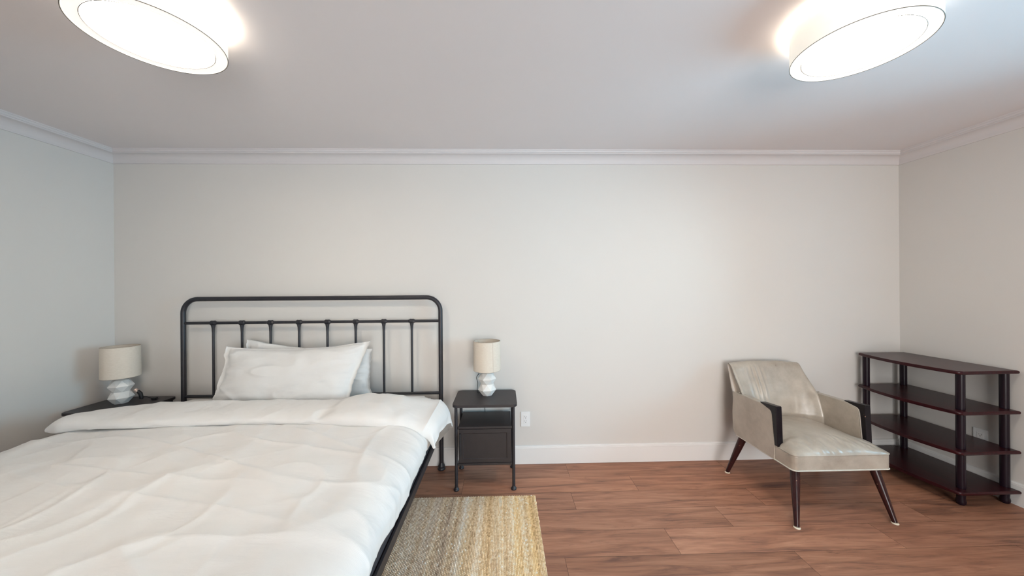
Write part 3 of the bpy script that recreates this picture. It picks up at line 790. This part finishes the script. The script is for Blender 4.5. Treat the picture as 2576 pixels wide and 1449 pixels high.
# ------------------------------------------------------------------ outlets
def outlet(c, ux, un, uz, label, name='wall_outlet'):
    """ux = along width, un = out of the wall, uz = along height"""
    t = thing(name, c, label, 'outlet')
    ux, un, uz, c = Vector(ux), Vector(un), Vector(uz), Vector(c)
    B = Matrix((ux, un, uz)).transposed()
    def put(bm): bm.transform(Matrix.Translation(c) @ B.to_4x4()); return bm
    bm = bmesh.new(); box(bm, (-.0355, 0, -.0575), (.0355, .006, .0575), .0025); obj('cover_plate', put(bm), M['plastic'], t, 30)
    bm = bmesh.new(); box(bm, (-.0165, .006, -.0335), (.0165, .0078, .0335), .0006); r = obj('receptacle', put(bm), M['plastic'], t, 30)
    bm = bmesh.new(); 
    for s in (-1, 1):
        z = s * .017
        box(bm, (-.0075, .0078, z + .000), (-.0058, .0082, z + .009)); box(bm, (.0055, .0078, z + .001), (.0072, .0082, z + .008))
        tube(bm, [(0, .0078, z - .0065), (0, .0082, z - .0065)], .0028, 10)
    obj('slot', put(bm), M['slot'], r)
    for s in (-1, 1):
        bm = bmesh.new(); tube(bm, [(0, .006, s * .048), (0, .0068, s * .048)], .0025, 12); obj('screw', put(bm), M['trim'], t)
    return t
outlet((.168, D, .349), (1, 0, 0), (0, -1, 0), (0, 0, 1), 'white upright wall outlet to the right of the nightstand')
ch_, sh_ = cos(radians(-0.8)), sin(radians(-0.8))
OY = 2.242
outlet((br(OY), OY, .352), (sh_, ch_, 0), (-ch_, sh_, 0), (0, 0, 1), 'white wall outlet on the right wall, seen through the dark open shelf unit')

# ------------------------------------------------------------------ jute rug
def rug():
    x0, x1, y0, y1 = -.62, .205, -.25, 2.285
    stx, sty = .0024, .0028; bead = .0115; rowp = .0080
    nx = int((x1 - x0) / stx); ny = int((y1 - y0) / sty)
    verts, faces, col = [], [], []
    colv = {}
    def cellcol(ci, cj):
        k = (ci, cj)
        if k not in colv:
            xx = x0 + ci * rowp; yy = y0 + cj * bead
            base = .50 + .34 * noise.noise((xx * 34, yy * .7, 1.)) + .22 * noise.noise((xx * 90, yy * 1.1, 4.)) + .12 * noise.noise((xx * 4, yy * .5, 8.))
            base += rnd.uniform(-.20, .20)
            if rnd.random() < .012: base = 1.0
            gold = ss(-.50, .16, xx) * .75 + .45 * noise.noise((xx * 22, yy * .4, 15.)) + .12  # golden share rises from left to right, plus column noise
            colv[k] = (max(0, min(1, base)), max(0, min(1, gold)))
        return colv[k]
    for i in range(nx + 1):
        for j in range(ny + 1):
            x = x0 + i * stx; y = y0 + j * sty
            wx = .0022 * noise.noise((y * 5, x * 2, 3.)); wy = .0016 * noise.noise((x * 9, y * 3, 6.))
            a = (x + wx - x0) / rowp; ci = math.floor(a); fa = a - ci
            b = (y + wy - y0) / bead + .5 * (ci % 2); cj = math.floor(b); fb = b - cj
            h = max(0, 1 - .95 * (2 * fa - 1) ** 2 - .85 * (2 * fb - 1) ** 2) ** .5
            z = .003 + .0068 * h
            ex = x; ey = y
            if i == nx: ex += .004 * noise.noise((y * 40, 0, 0)); z = .0015
            if j == ny: ey += .005 * noise.noise((x * 60, 3, 0)); z = .0015
            verts.append((ex, ey, z)); col.append(cellcol(ci, cj))
    for i in range(nx):
        for j in range(ny):
            a = i * (ny + 1) + j; faces.append((a, a + ny + 1, a + ny + 2, a + 1))
    me = bpy.data.meshes.new('rug'); me.from_pydata(verts, [], faces)
    ca = me.color_attributes.new('bead_tone', 'FLOAT_COLOR', 'POINT')
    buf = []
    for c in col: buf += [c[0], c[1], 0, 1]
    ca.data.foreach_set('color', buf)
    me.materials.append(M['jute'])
    me.polygons.foreach_set('use_smooth', [True] * len(faces))
    o = bpy.data.objects.new('rug', me); C.objects.link(o)
    o['label'] = 'woven natural jute rug on the floor beside the bed'; o['category'] = 'rug'
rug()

# ------------------------------------------------------------------ leather armchair
ac = thing('armchair', (2.0, 2.28, 0), 'taupe leather armchair with dark wooden arm fronts and splayed legs', 'armchair')
# seat frame (rounded front corners), front Y 2.0
def seat_outline(x0, x1, yf, yb, r):
    out = [(x0, yb), ]
    for k in range(7):
        a = radians(180 + 90 * k / 6); out.append((x0 + r + r * cos(a), yf + r + r * sin(a)))
    for k in range(7):
        a = radians(270 + 90 * k / 6); out.append((x1 - r + r * cos(a), yf + r + r * sin(a)))
    out.append((x1, yb)); return out
ox0, ox1 = 1.712, 2.312
bm = bmesh.new(); prism(bm, seat_outline(ox0, ox1, 2.0, 2.52, .03), .283, .372, .008, 3); obj('seat_frame', bm, M['leather'], ac, 40)
ol = seat_outline(ox0, ox1, 2.0, 2.52, .03)
bm = bmesh.new(); tube(bm, [(x, y, .284) for x, y in [(ox0, 2.50)] + ol[1:-1] + [(ox1, 2.50)]], .0042, 8); obj('piping', bm, M['piping'], ac, 60)
bm = bmesh.new(); tube(bm, [(x, y, .373) for x, y in [(ox0 + .002, 2.14)] + ol[1:-1] + [(ox1 - .002, 2.14)]], .0035, 8); obj('piping', bm, M['leather'], ac, 60)
# cushion: grid
def cushion():
    nu, nv = 120, 110; P = []
    for i in range(nu):
        u = i / (nu - 1) * 2 - 1; row = []
        for j in range(nv):
            v = j / (nv - 1)       # 0 front
            y = lerp(1.997, 2.50, v)
            # width: full in front of arms, narrower between arms
            wf = ss(2.105, 2.145, y)
            xl = lerp(ox0 + .001, ox0 + .036, wf); xr = lerp(ox1 - .001, ox1 - .036, wf)
            # rounded front corners
            dyf = y - 1.997
            ins = .0 if dyf > .03 else .03 - sqrt(max(0, .03 ** 2 - (.03 - dyf) ** 2))
            xl += ins; xr -= ins
            x = lerp(xl, xr, (u + 1) / 2)
            eu = max(0, 1 - abs(u) ** 5) ** .5; ev = max(0, 1 - (max(0, 1 - v * 2.9)) ** 2.2) ** .5
            crown = .046 + .034 * (1 - u * u) * sin(pi * min(1, v * .8 + .12))
            z = .372 + crown * eu * ev
            # creases fanning from the front edge
            f = exp(-((v - .13) / .12) ** 2)
            wr = .0050 * f * noise.noise((x * 42, y * 13 + x * 9, 1.)) + .0055 * f * (1 - abs(noise.noise((x * 20 + y * 12, y * 7, 4.))) * 2)
            wr += .003 * fbm(x * 5, y * 5, 1)
            z += wr * eu
            row.append((x, y, z))
        P.append(row)
    v, f = grid_mesh(P, nu, nv)
    return v, f
obj('seat_cushion', cushion(), M['leather'], ac, 179)
# back shell
def back():
    nu, nv = 90, 70
    zb, zt_ = .30, .790
    cx = (1.723 + 2.270) / 2
    S = []
    for side in (0, 1):
        P = []
        for i in range(nu):
            s = i / (nu - 1) * 2 - 1; row = []
            for j in range(nv):
                t = j / (nv - 1); z = lerp(zb, zt_ + .010 * (1 - s * s), t)
                rise = ss(.58, .78, z)
                hw = lerp(.279, .268, rise)
                cxx = lerp(2.000, cx, rise)
                yb_ = 2.535 + .105 * max(0, (z - .45)) / .34
                yb_ += .012 * (1 - s * s)
                wing = lerp(.085, .015, ss(.56, .78, z))
                th = .070 - .018 * rise
                yf_ = yb_ - th - .0
                yf_ -= wing * abs(s) ** 3.2
                # vertical folds in the leather on the left half
                g = exp(-((s + .32) / .20) ** 2) * ss(.50, .60, z) * (1 - ss(.74, .79, z))
                yf_ += .0085 * g * sin(s * 46 + z * 9) + .003 * fbm(s * 3, z * 6, 2)
                e = ss(0, .10, 1 - t)          # rounded top edge
                k = (1 - (1 - min(1, (1 - t) / .09)) ** 2) ** .5
                ym = (yb_ + yf_) / 2 + .01
                y = (yf_ if side == 0 else yb_)
                y = lerp(ym, y, max(.0, k))
                # rounded sides
                ks = (1 - (1 - min(1, (1 - abs(s)) / .07)) ** 2) ** .5
                x = cxx + hw * s
                yms = (yb_ + yf_) / 2
                y = lerp(yms + (y - yms) * .72, y, ks)
                row.append((x, y, z))
            P.append(row)
        S.append(P)
    v1, f1 = grid_mesh(S[0], nu, nv); v2, f2 = grid_mesh(S[1], nu, nv); N0 = len(v1)
    faces = list(f1) + [tuple(N0 + k for k in f[::-1]) for f in f2]
    bd = [i * nv for i in range(nu)] + [(nu - 1) * nv + j for j in range(1, nv)] + [i * nv + nv - 1 for i in range(nu - 2, -1, -1)] + [j for j in range(nv - 2, 0, -1)]
    for a, b in zip(bd, bd[1:] + bd[:1]): faces.append((a, b, N0 + b, N0 + a))
    return v1 + v2, faces
obj('backrest', back(), M['leather'], ac, 179)
# arms : side panels in the YZ plane
def yz_prism(bm, outline, x0, x1, bev=.006):
    a = [bm.verts.new((x0, y, z)) for y, z in outline]; b = [bm.verts.new((x1, y, z)) for y, z in outline]; n = len(outline)
    f1 = bm.faces.new(a); f2 = bm.faces.new(b[::-1])
    for k in range(n): bm.faces.new((a[k], b[k], b[(k + 1) % n], a[(k + 1) % n]))
    if bev: bmesh.ops.bevel(bm, geom=list(f1.edges) + list(f2.edges), offset=bev, segments=3, profile=.5, affect='EDGES')
panel = [(2.510, .284), (2.538, .32), (2.540, .45), (2.535, .594), (2.48, .597), (2.40, .601), (2.257, .607), (2.175, .592), (2.163, .584), (2.157, .565), (2.141, .38), (2.139, .282)]
wood = [(2.257, .612), (2.257, .606), (2.174, .590), (2.161, .582), (2.155, .563), (2.138, .376), (2.114, .376), (2.122, .55), (2.124, .622), (2.130, .6245)]
for s in (-1, 1):
    xo = ox0 - .004 if s < 0 else ox1 + .004
    bm = bmesh.new(); yz_prism(bm, panel, xo, xo - s * .042, .007); arm = obj('arm', bm, M['leather'], ac, 40)
    bm = bmesh.new(); yz_prism(bm, wood, xo + s * .001, xo - s * .036, .003); obj('arm_front', bm, M['ebony'], arm, 40, label='dark wooden arm front')
    bm = bmesh.new()
    for xx in (xo - s * .003, xo - s * .039):
        tube(bm, [(xx, y - .0015, z + .001) for y, z in ((2.261, .612), (2.257, .606), (2.174, .5915), (2.162, .583), (2.156, .563), (2.140, .385))], .0032, 8)
    tube(bm, [(xo - s * .003, 2.259, .611), (xo - s * .039, 2.259, .611)], .0035, 8)
    obj('piping', bm, M['leather'], arm, 60)
    bm = bmesh.new()   # seam between back wing and arm
    tube(bm, [(xo - s * .004, 2.475, .603), (xo - s * .040, 2.475, .602), (xo - s * .043, 2.472, .55), (xo - s * .043, 2.470, .44)], .0035, 8)
    obj('piping', bm, M['leather'], arm, 60)
# legs
for top, foot in (((1.762, 2.052, .286), (1.668, 1.930, .006)), ((2.255, 2.06, .286), (2.262, 1.945, .006)), ((1.738, 2.465, .286), (1.652, 2.518, .006)), ((2.262, 2.47, .286), (2.345, 2.53, .006))):
    bm = bmesh.new(); T_, F_ = Vector(top), Vector(foot)
    tube(bm, [T_ + (F_ - T_) * k for k in (0, .33, .66, 1)], [.026, .0225, .0175, .0125], 20)
    lg = obj('leg', bm, M['leg_wood'], ac, 60)
    bm = bmesh.new(); lathe(bm, [(0, 0), (.0165, 0), (.0175, .003), (.014, .007), (0, .0075)], (foot[0], foot[1] - .001, 0), 20); obj('glide', bm, M['glide'], lg, 40)

# ------------------------------------------------------------------ shelf unit
su = thing('shelf_unit', (3.0, 2.36, 0), 'dark cherry four-tier open shelf unit in the right corner', 'shelf unit')
def shelf_outline(g=0.):
    yN, yF_ = 2.055, 2.672
    out = []
    xr = lambda y: br(y) - .0155
    xl = 2.800 - g
    # near edge, left rounded corner
    out.append((xr(yN) - .004, yN - g))
    r = .03
    for k in range(6):
        a = radians(270 - 75 * k / 5); out.append((xl + r + r * cos(a), yN - g + r + r * sin(a)))
    for k in range(1, 10):
        t = k / 10; out.append((lerp(xl + .0, xl + .008, t) - .036 * sin(pi * t), lerp(yN + .03, yF_ - .02, t)))
    out.append((xl + .012, yF_ - .008)); out.append((xl + .024, yF_))
    out.append((xr(yF_), yF_))
    return out
heights = [.847, .597, .350, .102]
for k, z in enumerate(heights):
    bm = bmesh.new(); prism(bm, shelf_outline(0 if k == 0 else .004), z - .021, z, .008, 3); obj('shelf', bm, M['cherry'], su, 40)
posts = [(2.872, 2.100), (3.168, 2.106), (2.838, 2.632), (3.138, 2.632)]
zc = [(.0, .081)] + [(heights[3 - k], heights[2 - k] - .021) for k in range(3)]
for pi_, (x, y) in enumerate(posts):
    for k, (a, b) in enumerate(zc):
        bm = bmesh.new()
        if k == 0:
            lathe(bm, [(0, a), (.016, a), (.021, a + .006), (.023, a + .022), (.019, a + .04), (.0215, b), (0, b)], (x, y, 0), 24)
            obj('foot', bm, M['cherry_post'], su, 50)
        else:
            n = 24
            lathe(bm, [(0, a), (.0200, a), (.0210, a + .004), (.0210, b - .004), (.0200, b), (0, b)], (x, y, 0), 24)
            obj('post', bm, M['cherry_post'], su, 40)
